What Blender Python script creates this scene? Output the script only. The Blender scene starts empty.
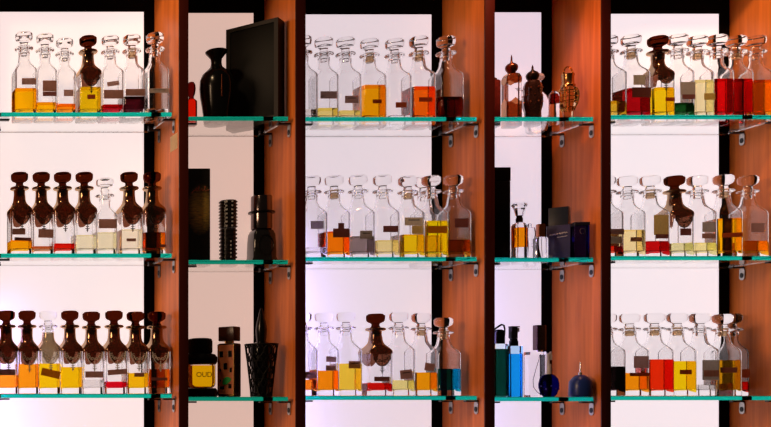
import bpy, math, random
from mathutils import Vector, Matrix
random.seed(7)
SC = bpy.context.scene
COL = SC.collection
PI = math.pi
# ---------------------------------------------------------------- camera geometry
D, K, VX, HY, CZ = 3.0, 0.0028, -235.0, 405.0, 1.45   # distance to the cabinet front, metres per pixel there

def XX(px, y): return (px - VX) * K * (D + y) / D
def ZZ(py, y): return CZ + (HY - py) * K * (D + y) / D
def LL(n, y): return n * K * (D + y) / D

def lin(c):
    f = lambda v: v / 12.92 if v <= .04045 else ((v + .055) / 1.055) ** 2.4
    return tuple(f(v / 255.0) for v in c)

# ---------------------------------------------------------------- materials
def new_mat(name):
    m = bpy.data.materials.new(name); m.use_nodes = True
    nt = m.node_tree; nt.nodes.clear()
    out = nt.nodes.new('ShaderNodeOutputMaterial')
    return m, nt, out

def pbr(name, rgb, rough=.5, metal=0.0, spec=.5, coat=0.0, noise=0.0, nscale=40.0):
    m, nt, out = new_mat(name)
    b = nt.nodes.new('ShaderNodeBsdfPrincipled')
    b.inputs['Base Color'].default_value = (*rgb, 1)
    b.inputs['Roughness'].default_value = rough
    b.inputs['Metallic'].default_value = metal
    b.inputs['Specular IOR Level'].default_value = spec
    b.inputs['Coat Weight'].default_value = coat
    if noise:
        tc = nt.nodes.new('ShaderNodeTexCoord'); n = nt.nodes.new('ShaderNodeTexNoise')
        n.inputs['Scale'].default_value = nscale
        mx = nt.nodes.new('ShaderNodeMix'); mx.data_type = 'RGBA'
        mx.inputs['A'].default_value = (*[c * (1 - noise) for c in rgb], 1)
        mx.inputs['B'].default_value = (*[min(1, c * (1 + noise)) for c in rgb], 1)
        nt.links.new(tc.outputs['Object'], n.inputs['Vector'])
        nt.links.new(n.outputs['Fac'], mx.inputs['Factor'])
        nt.links.new(mx.outputs['Result'], b.inputs['Base Color'])
    nt.links.new(b.outputs[0], out.inputs[0])
    return m

def glass(name, rgb, ior=1.45, rough=0.0):
    m, nt, out = new_mat(name)
    g = nt.nodes.new('ShaderNodeBsdfGlass')
    g.inputs['Color'].default_value = (*rgb, 1)
    g.inputs['IOR'].default_value = ior
    g.inputs['Roughness'].default_value = rough
    nt.links.new(g.outputs[0], out.inputs[0])
    return m

def tinted_coat(name, rgb, gloss=.10, rough=.12):
    """thin translucent lacquer: tinted see-through film with a glossy face"""
    m, nt, out = new_mat(name)
    t = nt.nodes.new('ShaderNodeBsdfTransparent'); t.inputs[0].default_value = (*rgb, 1)
    g = nt.nodes.new('ShaderNodeBsdfGlossy'); g.inputs['Color'].default_value = (.95, .66, .42, 1)
    g.inputs['Roughness'].default_value = rough
    fr = nt.nodes.new('ShaderNodeLayerWeight'); fr.inputs['Blend'].default_value = .25
    mul = nt.nodes.new('ShaderNodeMath'); mul.operation = 'MULTIPLY_ADD'
    mul.inputs[1].default_value = .9; mul.inputs[2].default_value = gloss
    mx = nt.nodes.new('ShaderNodeMixShader')
    nt.links.new(fr.outputs['Facing'], mul.inputs[0])
    nt.links.new(mul.outputs[0], mx.inputs[0])
    nt.links.new(t.outputs[0], mx.inputs[1]); nt.links.new(g.outputs[0], mx.inputs[2])
    nt.links.new(mx.outputs[0], out.inputs[0])
    return m

def paper(name, rgb, transl=.75):
    m, nt, out = new_mat(name)
    tc = nt.nodes.new('ShaderNodeTexCoord'); n = nt.nodes.new('ShaderNodeTexNoise')
    n.inputs['Scale'].default_value = 180
    mx = nt.nodes.new('ShaderNodeMix'); mx.data_type = 'RGBA'
    mx.inputs['A'].default_value = (*[c * .8 for c in rgb], 1)
    mx.inputs['B'].default_value = (*[min(1, c * 1.15) for c in rgb], 1)
    nt.links.new(tc.outputs['Object'], n.inputs['Vector']); nt.links.new(n.outputs['Fac'], mx.inputs['Factor'])
    d = nt.nodes.new('ShaderNodeBsdfDiffuse'); t = nt.nodes.new('ShaderNodeBsdfTranslucent')
    ms = nt.nodes.new('ShaderNodeMixShader'); ms.inputs[0].default_value = transl
    nt.links.new(mx.outputs['Result'], d.inputs[0]); nt.links.new(mx.outputs['Result'], t.inputs[0])
    nt.links.new(d.outputs[0], ms.inputs[1]); nt.links.new(t.outputs[0], ms.inputs[2])
    nt.links.new(ms.outputs[0], out.inputs[0])
    return m

def wood(name, dark, light, rough=.42):
    m, nt, out = new_mat(name)
    tc = nt.nodes.new('ShaderNodeTexCoord'); mp = nt.nodes.new('ShaderNodeMapping')
    mp.inputs['Scale'].default_value = (26, 26, 1.5)
    n = nt.nodes.new('ShaderNodeTexNoise'); n.inputs['Scale'].default_value = 2.2
    n.inputs['Detail'].default_value = 7; n.inputs['Distortion'].default_value = .5
    n2 = nt.nodes.new('ShaderNodeTexNoise'); n2.inputs['Scale'].default_value = 2.0
    r = nt.nodes.new('ShaderNodeValToRGB')
    r.color_ramp.elements[0].position = .3; r.color_ramp.elements[0].color = (*dark, 1)
    r.color_ramp.elements[1].position = .72; r.color_ramp.elements[1].color = (*light, 1)
    ma = nt.nodes.new('ShaderNodeMath'); ma.operation = 'MULTIPLY_ADD'; ma.inputs[1].default_value = .5
    mb = nt.nodes.new('ShaderNodeMath'); mb.operation = 'MULTIPLY'; mb.inputs[1].default_value = .5
    b = nt.nodes.new('ShaderNodeBsdfPrincipled'); b.inputs['Roughness'].default_value = rough; b.inputs['Specular IOR Level'].default_value = .28
    L = nt.links.new
    L(tc.outputs['Object'], mp.inputs['Vector']); L(mp.outputs[0], n.inputs['Vector']); L(tc.outputs['Object'], n2.inputs['Vector'])
    L(n2.outputs['Fac'], mb.inputs[0]); L(n.outputs['Fac'], ma.inputs[0]); L(mb.outputs[0], ma.inputs[2])
    L(ma.outputs[0], r.inputs[0]); L(r.outputs[0], b.inputs['Base Color']); L(b.outputs[0], out.inputs[0])
    return m

def panel_mat(name, emit, strength):
    m, nt, out = new_mat(name)
    d = nt.nodes.new('ShaderNodeBsdfDiffuse'); d.inputs[0].default_value = (.8, .8, .8, 1)
    e = nt.nodes.new('ShaderNodeEmission'); e.inputs[0].default_value = (*emit, 1); e.inputs[1].default_value = strength
    a = nt.nodes.new('ShaderNodeAddShader')
    nt.links.new(d.outputs[0], a.inputs[0]); nt.links.new(e.outputs[0], a.inputs[1]); nt.links.new(a.outputs[0], out.inputs[0])
    return m

M = {}
M['wood'] = wood('veneer', (.38, .078, .010), (.86, .24, .042))
M['edge'] = wood('shaded_red_edge', (.035, .005, .003), (.085, .011, .005), .3)  # reddish edging; shade of the dim divider fronts put into its colour
M['black'] = pbr('black_board', (.0015, .0015, .002), .7, spec=.06)
M['glass'] = glass('clear_glass', (.988, .988, .988))
M['shelf'] = glass('shelf_glass', (.985, .995, .99), 1.45)
M['shelf_edge'] = glass('shelf_edge_glass', (.006, .50, .37), 1.45)
M['steel'] = pbr('steel', (.42, .40, .38), .32, 1.0)
M['steel_dark'] = pbr('dark_steel', (.05, .045, .04), .4, .8)
M['screw'] = pbr('screw_black', (.01, .01, .01), .5)
M['gloss_black'] = pbr('gloss_black', (.003, .003, .0035), .2, spec=.3)
M['satin_black'] = pbr('satin_black', (.003, .003, .003), .5, spec=.12)
M['lacquer'] = tinted_coat('brown_lacquer', (.20, .066, .034))
M['lacquer_olive'] = tinted_coat('smoky_lacquer', (.50, .42, .30))
M['stopper_brown'] = glass('brown_stopper_glass', (.23, .075, .035))
M['stopper_smoke'] = glass('smoky_stopper_glass', (.55, .5, .42))
M['filigree_dark'] = pbr('filigree_dark', (.03, .015, .012), .4, .5)
M['filigree_pale'] = pbr('filigree_pale', (.55, .50, .44), .4, .3)
M['ink'] = pbr('ink', (.02, .015, .012), .7)
M['gold'] = pbr('gold', (.75, .45, .12), .22, 1.0)
M['copper'] = pbr('copper', (.45, .14, .06), .3, 1.0)
M['silver'] = pbr('silver', (.75, .74, .72), .2, 1.0)
M['white'] = pbr('white_plastic', (.75, .73, .72), .3)
def film(name, rgb):
    m, nt, out = new_mat(name); t = nt.nodes.new('ShaderNodeBsdfTransparent'); t.inputs[0].default_value = (*rgb, 1)
    d = nt.nodes.new('ShaderNodeBsdfDiffuse'); d.inputs[0].default_value = (*rgb, 1); x = nt.nodes.new('ShaderNodeMixShader'); x.inputs[0].default_value = .3
    nt.links.new(t.outputs[0], x.inputs[1]); nt.links.new(d.outputs[0], x.inputs[2]); nt.links.new(x.outputs[0], out.inputs[0]); return m
M['cork'] = film('beige_sleeve', (.95, .78, .58))
PAPER = {
 'mauve': paper('paper_mauve', lin((215, 165, 152))), 'brown': paper('paper_brown', lin((200, 142, 120))),
 'dark': paper('paper_dark', lin((138, 84, 80)), .4), 'maroon': paper('paper_maroon', lin((185, 85, 50)), .5),
 'gold': paper('paper_gold', lin((240, 205, 120)), .6), 'beige': paper('paper_beige', lin((245, 225, 190)), .6),
 'grey': paper('paper_grey', lin((200, 185, 172)), .6), 'orange': paper('paper_orange', lin((240, 150, 40)), .6),
 'pink': paper('paper_pink', lin((245, 220, 220)), .8), 'cream': paper('paper_cream', lin((235, 222, 205)), .3),
}
LIQ = {}
def liquid(rgb):
    if rgb not in LIQ:
        c = lin(rgb)
        LIQ[rgb] = glass('liquid_%02x%02x%02x' % rgb, tuple(min(1, max(.0005, v) ** .5 * 1.04) for v in c), 1.36)
    return LIQ[rgb]

# ---------------------------------------------------------------- mesh helpers
def mk(name, V, F, mats, parent=None, loc=None, rz=0, smooth=35, fm=None):
    me = bpy.data.meshes.new(name); me.from_pydata([tuple(v) for v in V], [], F)
    if not isinstance(mats, (list, tuple)): mats = [mats]
    for m in mats: me.materials.append(m)
    if fm:
        for p, i in zip(me.polygons, fm): p.material_index = i
    if smooth:
        me.shade_smooth(); me.set_sharp_from_angle(angle=math.radians(smooth))
    me.validate()
    o = bpy.data.objects.new(name, me); COL.objects.link(o)
    if parent: o.parent = parent
    if loc is not None: o.location = loc
    if rz: o.rotation_euler = (0, 0, rz)
    return o

def empty(name, loc, label, cat, group=None, rz=0):
    o = bpy.data.objects.new(name, None); COL.objects.link(o)
    o.empty_display_size = .02; o.location = loc; o.rotation_euler = (0, 0, rz)
    o['label'] = label; o['category'] = cat
    if group: o['group'] = group
    return o

class Geo:
    def __init__(s): s.V = []; s.F = []; s.m = []
    def add(s, V, F, m=0):
        b = len(s.V); s.V += [Vector(v) for v in V]; s.F += [tuple(b + i for i in f) for f in F]; s.m += [m] * len(F); return s
    def box(s, x0, x1, y0, y1, z0, z1, m=0, bev=0.0, mat=None):
        if bev:
            b = bev
            rs = [rrect((x1 - x0) / 2 - b * .7, (y1 - y0) / 2 - b * .7, b * .5, z0), rrect((x1 - x0) / 2, (y1 - y0) / 2, b, z0 + b),
                  rrect((x1 - x0) / 2, (y1 - y0) / 2, b, z1 - b), rrect((x1 - x0) / 2 - b * .7, (y1 - y0) / 2 - b * .7, b * .5, z1)]
            V, F = loft(rs); V = [Vector(v) + Vector(((x0 + x1) / 2, (y0 + y1) / 2, 0)) for v in V]
        else:
            V = [(x, y, z) for z in (z0, z1) for x, y in ((x0, y0), (x1, y0), (x1, y1), (x0, y1))]
            F = [(3, 2, 1, 0), (4, 5, 6, 7), (0, 1, 5, 4), (1, 2, 6, 5), (2, 3, 7, 6), (3, 0, 4, 7)]
        if mat is not None: V = [mat @ Vector(v) for v in V]
        return s.add(V, F, m)
    def lathe(s, prof, n=32, cx=0, cy=0, m=0, sx=1, sy=1, mat=None):
        V, F = loft([[(cx + r * sx * math.cos(2 * PI * i / n), cy + r * sy * math.sin(2 * PI * i / n), z) for i in range(n)] for r, z in prof])
        if mat is not None: V = [mat @ Vector(v) for v in V]
        return s.add(V, F, m)
    def tube(s, pts, r, n=6, m=0, closed=False):
        pts = [Vector(p) for p in pts]; N = len(pts)
        rad = r if isinstance(r, (list, tuple)) else [r] * N
        rings = []; up = None
        for i, p in enumerate(pts):
            a = pts[(i - 1) % N] if closed or i > 0 else p; b = pts[(i + 1) % N] if closed or i < N - 1 else p
            t = (b - a).normalized()
            if up is None: up = Vector((0, 0, 1)) if abs(t.z) < .9 else Vector((1, 0, 0))
            u = (up - t * up.dot(t)).normalized(); w = t.cross(u); up = u
            rings.append([p + (u * math.cos(2 * PI * k / n) + w * math.sin(2 * PI * k / n)) * rad[i] for k in range(n)])
        if closed:
            V = [v for R in rings for v in R]; F = []
            for i in range(N):
                j = (i + 1) % N
                for k in range(n):
                    l = (k + 1) % n; F.append((i * n + k, j * n + k, j * n + l, i * n + l))
        else:
            V, F = loft(rings, flip=True)
        return s.add(V, F, m)
    def obj(s, name, mats, parent=None, **k): return mk(name, s.V, s.F, mats, parent, fm=s.m, **k)

def loft(rings, cap0=True, cap1=True, flip=False):
    n = len(rings[0]); V = [Vector(p) for R in rings for p in R]; F = []
    for i in range(len(rings) - 1):
        for k in range(n):
            l = (k + 1) % n; F.append((i * n + k, i * n + l, (i + 1) * n + l, (i + 1) * n + k))
    if cap0: F.append(tuple(range(n - 1, -1, -1)))
    if cap1: F.append(tuple((len(rings) - 1) * n + k for k in range(n)))
    if flip: F = [tuple(reversed(f)) for f in F]
    return V, F

def rrect(hx, hy, r, z, na=4):
    """rounded rectangle ring, counter-clockwise"""
    pts = []
    for q, (sx, sy) in enumerate(((1, 1), (-1, 1), (-1, -1), (1, -1))):
        for i in range(na + 1):
            a = q * PI / 2 + (PI / 2) * i / na
            pts.append((sx * (hx - r) + r * math.cos(a), sy * (hy - r) + r * math.sin(a), z))
    return pts

SIDE = 7
def ring(h, r, z, t=0.0, rc=0.0):
    """rounded square of half width h blended (t) into a circle of radius rc"""
    pts = []
    for q in range(4):
        base = q * PI / 2
        cs = []
        for i in range(4):                       # corner arc
            a = PI / 4 * 0 + (PI / 2) * i / 3
            cs.append(((h - r) + r * math.cos(a), (h - r) + r * math.sin(a)))
        for i in range(1, SIDE):                 # side towards the next corner
            u = (h - r) * (1 - 2 * i / SIDE); cs.append((u, h))
        for x, y in cs:
            if t > 0:
                a = math.atan2(y, x); x = x * (1 - t) + rc * math.cos(a) * t; y = y * (1 - t) + rc * math.sin(a) * t
            ca, sa = math.cos(base), math.sin(base)
            pts.append((x * ca - y * sa, x * sa + y * ca, z))
    return pts

# ---------------------------------------------------------------- bays and shelves (front edges in the photograph)
WALL_L = [-0.5, 188.0, 305.0, 494.0, 610.0]          # where each bay begins (right face of a divider)
WALL_R = [178.5, 295.0, 484.0, 600.5, 789.0]         # where it ends (left face of the next divider)
SHELF = [[112.3, 253.5, 393.8], [116.5, 260.0, 396.8], [117.0, 257.0, 395.8], [117.0, 257.7, 397.0], [115.0, 256.0, 396.0]]
BAY = ['far left bay', 'second bay from the left', 'middle bay', 'fourth bay from the left', 'far right bay']
ROW = ['top', 'middle', 'bottom']
DEPTH = .185
ST = .0118
SZ = [[ZZ(p, .004) for p in b] for b in SHELF]
Z_TOP, Z_BOT = ZZ(-45, 0), 1.02

cab = empty('display_cabinet', (1.5, .1, 0), 'backlit built-in wooden display cabinet with five bays of shelving', 'cabinet')
def cpart(g, name, mats, **k):
    o = g.obj(name, mats, cab, **k); o.location = (-1.5, -.1, 0); return o
edges = [(-10.5, -0.5)] + [(WALL_R[i], WALL_L[i + 1]) for i in range(4)] + [(789.0, 799.0)]
for a, b in edges:
    g = Geo().box(XX(a, 0), XX(b, 0), 0, DEPTH + .03, Z_BOT, Z_TOP, bev=.0012)
    o = cpart(g, 'divider', M['wood'])
    g = Geo().box(XX(a, 0), XX(b, 0), -.004, -.0002, Z_BOT, Z_TOP, bev=.001)
    e_ = g.obj('edge_strip', M['edge'], o)
g = Geo().box(XX(-10.5, 0), XX(799, 0), 0, DEPTH + .03, Z_TOP, Z_TOP + .03); cpart(g, 'top_board', M['wood'])
g = Geo().box(XX(-10.5, 0), XX(799, 0), -.02, DEPTH + .03, 0.0, Z_BOT); cpart(g, 'base_unit', M['wood'])
PANEL = [((1.0, .84, .82), .72), ((.90, .62, .53), .57), ((.93, .80, .86), .62), ((.93, .82, .95), .60), ((1.0, .88, .93), .70)]
TOPY = [11.8, 13.0, 14.4, 12.3, 13.8]
for i in range(5):
    xl, xr = XX(WALL_L[i], 0), XX(WALL_R[i], 0)
    fr = LL(10.7, DEPTH); zt = ZZ(TOPY[i], DEPTH)
    g = Geo()
    y0, y1 = DEPTH, DEPTH + .012
    g.box(xl, xl + fr, y0, y1, Z_BOT, Z_TOP).box(xr - fr, xr, y0, y1, Z_BOT, Z_TOP)
    g.box(xl + fr, xr - fr, y0, y1, zt, Z_TOP).box(xl + fr, xr - fr, y0, y1, Z_BOT, Z_BOT + .04)
    cpart(g, 'back_frame', M['black'], smooth=0)
    g = Geo().box(xl + fr, xr - fr, y0 + .0005, y1, Z_BOT + .04, zt)
    o = cpart(g, 'light_panel', panel_mat('diffuser', *PANEL[i]), smooth=0)

# brackets: an upright plate with an oval eye on the wood, an arm under the glass
def bracket(x, y, z, side):
    g = Geo()
    hw, h = .0085, .036
    R = []
    for i in range(20):
        a = 2 * PI * i / 20
        R.append((hw * math.cos(a), (-h / 2) + (h / 2 - hw if math.sin(a) > 0 else -(h / 2 - hw)) + hw * math.sin(a)))
    rs = [[(x - side * d, y + p, z - ST - .004 + q) for p, q in R] for d in (.0001, .003)]
    V, F = loft(rs, flip=side > 0); g.add(V, F)
    x0, x1 = sorted((x - side * .0001, x - side * .034))
    g.box(x0, x1, y - .006, y + .006, z - ST - .0052, z - ST - .0006, m=1)
    o = cpart(g, 'shelf_bracket', [M['steel'], M['steel_dark']])
    s = Geo(); zc = z - ST - .026
    rs = [[(x - side * d, y + .0052 * math.cos(2 * PI * i / 14), zc + .0075 * math.sin(2 * PI * i / 14)) for i in range(14)] for d in (.003, .0045)]
    V, F = loft(rs, flip=side > 0); s.add(V, F)
    c = s.obj('screw', M['screw'], o)
for i in range(5):
    for r in range(3):
        for y in (.030, .142):
            bracket(XX(WALL_R[i], 0), y, SZ[i][r], 1)
            bracket(XX(WALL_L[i], 0), y, SZ[i][r], -1)
# paper sticker on the wood below the first shelf
xs = XX(WALL_R[0], 0)
e = lambda px: D * (178.5 - px) / (px - VX)
g = Geo().box(xs - .0006, xs - .00005, e(177.6), e(170.4), ZZ(150, .03), ZZ(134.5, .03))
o = cpart(g, 'sticker', PAPER['beige'], smooth=0); o['label'] = 'small beige paper sticker'

# glass shelves
for i in range(5):
    for r in range(3):
        xl, xr = XX(WALL_L[i] + 1.2, 0), XX(WALL_R[i] - 6.3, 0)
        z = SZ[i][r]; cx = (xl + xr) / 2
        y0, y1 = .004, DEPTH - .002
        hx, hy, b = (xr - xl) / 2, (y1 - y0) / 2, .0007
        ring_ = lambda d, zz: [(-hx + d, -hy + d, zz), (hx - d, -hy + d, zz), (hx - d, hy - d, zz), (-hx + d, hy - d, zz)]
        V, F = loft([ring_(b, -ST), ring_(0, -ST + b), ring_(0, -b), ring_(b, 0)])
        fm = [1, 0, 0, 0] * 3 + [0, 0]
        o = mk('glass_shelf', V, F, [M['shelf'], M['shelf_edge']], None, (cx, (y0 + y1) / 2, z), smooth=0, fm=fm)
        o['label'] = '%s glass shelf with a teal edge in the %s' % (ROW[r], BAY[i]); o['category'] = 'shelf'; o['group'] = 'glass shelves'

# ---------------------------------------------------------------- decanters
def decanter(bay, row, px, ktop, label, y=.065, w=.060, liq=None, labels=(), lac=None, cork=False, dx=0.0, rz=0.0, lift=0.0, drop=1.0, fil='filigree_dark'):
    zs = SZ[bay][row] + .0003
    x = XX(px, y) + dx
    Ht = ZZ(ktop, y) - zs - lift
    f = Ht / .247; h = w / 2
    name = 'lacquered_decanter' if lac else 'decanter'
    root = empty(name, (x, y, zs), label, 'decanter', 'square decanters on the glass shelves', rz)
    rcn = .0055
    S = lambda z: z * f
    zsh = S(.1325)
    outer = [ring(h - .003, rcn - .002, 0), ring(h - .0008, rcn, .0012), ring(h, rcn, .004), ring(h, rcn, zsh - .012), ring(h, rcn, zsh - .001)]
    SH = [(.0025, .985, .02), (.006, .945, .07), (.0105, .87, .18), (.0155, .775, .38), (.021, .675, .62), (.027, .60, .85), (.034, .56, 1), (.042, .535, 1)]
    for dz_, k_, t_ in SH: outer.append(ring(h * k_, rcn, zsh + S(dz_), t_, h * k_ * (1.0 + .06 * (1 - t_))))
    outer += [ring(h * .5, rcn, S(.183), 1, .0156), ring(h * .5, rcn, S(.1935), 1, .0156)]
    nb = len(outer)
    LP = [(.1950, .0165), (.1962, .0210), (.1975, .0245), (.1990, .0260), (.2015, .0260), (.2035, .0246), (.2048, .0212), (.2052, .0165), (.2054, .0116)]
    lip = [ring(h, rcn, S(z_), 1, r_) for z_, r_ in LP]
    t = .0034
    level = (ZZ(liq[0], y - h) - zs) if liq else None
    fl = .019
    if level is not None and level < .026: fl = max(.006, level - .0075)
    inner = [ring(h, rcn, S(.2040), 1, .0100), ring(h, rcn, S(.183), 1, .0118)]
    for dz_, k_, t_ in reversed(SH):
        q_ = h * k_ - t * (.9 + .1 * t_); inner.append(ring(q_, .004, zsh + S(dz_) - .0012, t_, q_ * (1.0 + .06 * (1 - t_))))
    inner += [ring(h - t, rcn - .002, zsh - .006), ring(h - t, rcn - .002, fl + .003), ring(h - t - .0012, rcn - .0025, fl + .0006), ring(h - t - .004, .002, fl)]
    V, F = loft(outer + lip + inner)
    mk('glass_body', V, F, M['glass'], root)
    # stopper
    st = [(.0001, S(.180)), (.0088, S(.180)), (.0092, S(.182)), (.0095, S(.202)), (.0095, S(.2057)), (.0128, S(.2059)), (.0128, S(.2080)), (.0108, S(.2105)), (.0102, S(.2145)),
          (.0110, S(.2175)), (.0150, S(.2200)), (.0200, S(.2225)), (.0230, S(.2262)), (.0240, S(.2310)), (.0243, S(.2350)), (.0243, S(.2415)), (.0234, S(.2432)), (.0205, S(.2440)), (.0192, S(.2468)), (.0180, S(.247)), (.0001, S(.247))]
    st = [(r, z + lift) for r, z in st]
    smat = M['glass'] if not lac else (M['stopper_brown'] if lac == 'brown' else M['stopper_smoke'] if lac == 'smoke' else M['glass'])
    if lac == 'clearstopper': smat = M['glass']
    o = Geo().lathe(st, 28).obj('stopper', smat, root)
    if cork:
        g = Geo().lathe([(.0094, S(.1825)), (.0112, S(.183)), (.0100, S(.2035)), (.0094, S(.2037))], 24)
        # sleeve around the peg, inside the wall of the neck
        g.obj('stopper_sleeve', M['cork'], o)
    # liquid, a hair into the glass so that the two meet
    if liq:
        lv = min(level, zsh - .007); e_ = .00025
        L = [ring(h - t - .004, .002, fl - e_), ring(h - t - .0012 + e_, rcn - .0025, fl + .0006 - e_), ring(h - t + e_, rcn - .002, min(fl + .003, lv - .001)), ring(h - t + e_, rcn - .002, lv)]
        V, F = loft(L); mk('liquid', V, F, liquid(liq[1]), root)
        if len(liq) > 2:      # a second liquid colour
            pass
    # brown lacquer over neck and shoulder with a scalloped lower edge on each face
    if lac:
        e_ = .0005; rows = []
        prof = [(r_ + (.0005 if r_ > .012 else 0), S(z_) + (.0004 if z_ > .2 else -.0004 if z_ < .198 else 0), 1) for z_, r_ in reversed(LP)] + [(.0161, S(.1935), 1), (.0161, S(.183), 1)]
        for r_, z_, _ in prof: rows.append(ring(h, rcn, z_, 1, r_))
        for dz_, k_, t_ in reversed(SH): rows.append(ring(h * k_ + e_, rcn, zsh + S(dz_) + .0004, t_, h * k_ * (1.0 + .06 * (1 - t_)) + e_))
        rows.append(ring(h + e_, rcn, zsh - .003))
        if lac == 'clearstopper': rows = rows[len(LP) + 1:]
        top = ring(h + e_, rcn, zsh - .003)
        for s in range(1, 9):
            R = []
            for p in top:
                u = min(abs(p[0]), abs(p[1])) / h
                u = u if abs(p[1]) > abs(p[0]) else 1.0   # the scalloped apron hangs on the front and back faces
                dl = .003 + .036 * drop * math.sqrt(max(0, 1 - (u / .74) ** 2)) ** .9
                R.append((p[0], p[1], zsh - .003 - dl * s / 8))
            rows.append(R)
        V, F = loft(list(reversed(rows)), cap0=False, cap1=False)
        mk('lacquer_coat', V, F, M['lacquer'] if lac == 'brown' else M['lacquer_olive'], root, smooth=50)
        g = Geo(); zb = zsh - .004
        def scroll(cx, cz, r0, r1, a0, a1, n=16): return [(cx + (r0 + (r1 - r0) * i / n) * math.cos(a0 + (a1 - a0) * i / n), cz + (r0 + (r1 - r0) * i / n) * math.sin(a0 + (a1 - a0) * i / n)) for i in range(n + 1)]
        dz = .038 * drop
        paths = []
        paths.append([(.76 * h * math.sin(a), zb - dz * math.cos(a)) for a in [(-1.5 + 3.0 * i / 24) for i in range(25)]])
        for sg in (1, -1):
            paths.append([(sg * q[0], q[1]) for q in scroll(.55 * h, zb - dz * .42, .0015, .0078, 0, 2.6 * PI)])
            paths.append([(sg * q[0], q[1]) for q in scroll(.22 * h, zb - dz * .62, .001, .0055, PI, 3.1 * PI)])
        paths.append([(0, zb - dz * .75), (0, zb - dz - .021)])
        for k_, hw_ in ((.006, .0045), (.012, .0062), (.0165, .003)):
            paths.append([(-hw_, zb - dz - k_ + .001), (0, zb - dz - k_), (hw_, zb - dz - k_ + .001)])
        for P in paths:
            g.tube([(a, -h - .0011, z) for a, z in P], .0013, 5)
        g.obj('filigree', M[fil], root)
    for li, lb in enumerate(labels):
        lx, lz, lw, lh, col = lb[:5]; rot = lb[5] if len(lb) > 5 else 0
        yf = y - h
        cx = XX(lx, yf) - x; cz = ZZ(lz, yf) - zs
        W, Hh = LL(lw, yf), LL(lh, yf)
        W = min(W, w - .004); cx = max(-h + .002 + W / 2, min(h - .002 - W / 2, cx)); cz = max(Hh / 2 + .002, cz)
        mt = Matrix.Translation((cx, -h - (.0010 if not lac else .0024) - .0004 * li, cz)) @ Matrix.Rotation(math.radians(rot), 4, 'Y')
        g = Geo().add([mt @ Vector(v) for v in ((-W / 2, 0, -Hh / 2), (W / 2, 0, -Hh / 2), (W / 2, 0, Hh / 2), (-W / 2, 0, Hh / 2))], [(0, 1, 2, 3)])
        if len(lb) > 6:
            for q in range(lb[6]):
                zz = Hh * (.18 - .3 * q)
                g.box(-W * .3, W * (.32 - .12 * q), -.0006, -.00035, zz - Hh * .05, zz + Hh * .05, m=1, mat=mt)
        g.obj('label', [PAPER[col], M['ink']], root, smooth=0)
    return root

YO, OR, YE, CR, RD, DR, BK = (255, 180, 5), (255, 140, 15), (250, 205, 15), (238, 232, 196), (205, 15, 15), (70, 8, 14), (16, 6, 8)
def row_of(bay, row, items, y=.065, wd=None):
    if wd is None: wd = .061 if bay == 0 else .0645
    its = [dict(d) for d in items]
    for d in its:
        d.setdefault('y', y); d.setdefault('w', wd); d['x'] = XX(d['px'], d['y'])
    for _ in range(60):
        for a in its:
            for b in its:
                if a is b or abs(a['y'] - b['y']) > (a['w'] + b['w']) / 2 or b['x'] < a['x']: continue
                need = (a['w'] + b['w']) / 2 + .0013 - (b['x'] - a['x'])
                if need > 0:
                    if a['w'] > .056: a['w'] -= .0004
                    if b['w'] > .056: b['w'] -= .0004
                    a['x'] -= need * .2; b['x'] += need * .2
        for a in its:
            lo = XX(WALL_L[bay], 0) + a['w'] / 2 + .0045; hi = XX(WALL_R[bay], 0) - a['w'] / 2 - .006
            a['x'] = max(lo, min(hi, a['x']))
    for d in its:
        dx = d.pop('x') - XX(d['px'], d['y'])
        decanter(bay, row, d.pop('px'), d.pop('k'), d.pop('label'), dx=dx, **d)

# far left bay, top shelf
row_of(0, 0, [
 dict(px=24, k=33, liq=(87.7, YO), labels=[(29, 81.4, 14.5, 6.5, 'mauve')], label='clear decanter half full of orange-yellow oil, leftmost on the far left top shelf'),
 dict(px=45, k=35, w=.057, liq=(101.8, YO), labels=[(50, 86, 14, 11, 'brown'), (50, 94, 14, 4.5, 'dark')], label='clear decanter with a big square brown and black label, low yellow oil'),
 dict(px=64.5, k=39.5, w=.054, liq=(103.4, OR), labels=[(68.5, 93, 9.5, 6.5, 'mauve')], label='shortest clear decanter of the top left shelf, low orange oil, left of a brown decanter'),
 dict(px=88, k=37, liq=(86.5, (225, 185, 10)), lac='brown', labels=[(91, 97, 8, 4.5, 'maroon')], label='brown-topped decanter of olive-yellow oil among clear ones on the far left top shelf'),
 dict(px=110.5, k=37, liq=(104, (190, 15, 30)), labels=[(113.5, 94.3, 20.5, 8.8, 'brown'), (113, 83.7, 12, 4.5, 'mauve', -8)], label='clear decanter with a wide brown band label over a little crimson oil'),
 dict(px=131.5, k=36, liq=(96, (60, 8, 16)), cork=True, labels=[(135, 92.5, 20, 7, 'brown')], label='clear decanter holding dark maroon oil under a brown band, far left bay top shelf'),
 dict(px=155, k=34, labels=[(159.6, 90.8, 20, 4.5, 'grey', 0, 1)], label='nearly empty clear decanter beside the orange wood, right end of the far left top shelf'),
])
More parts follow.
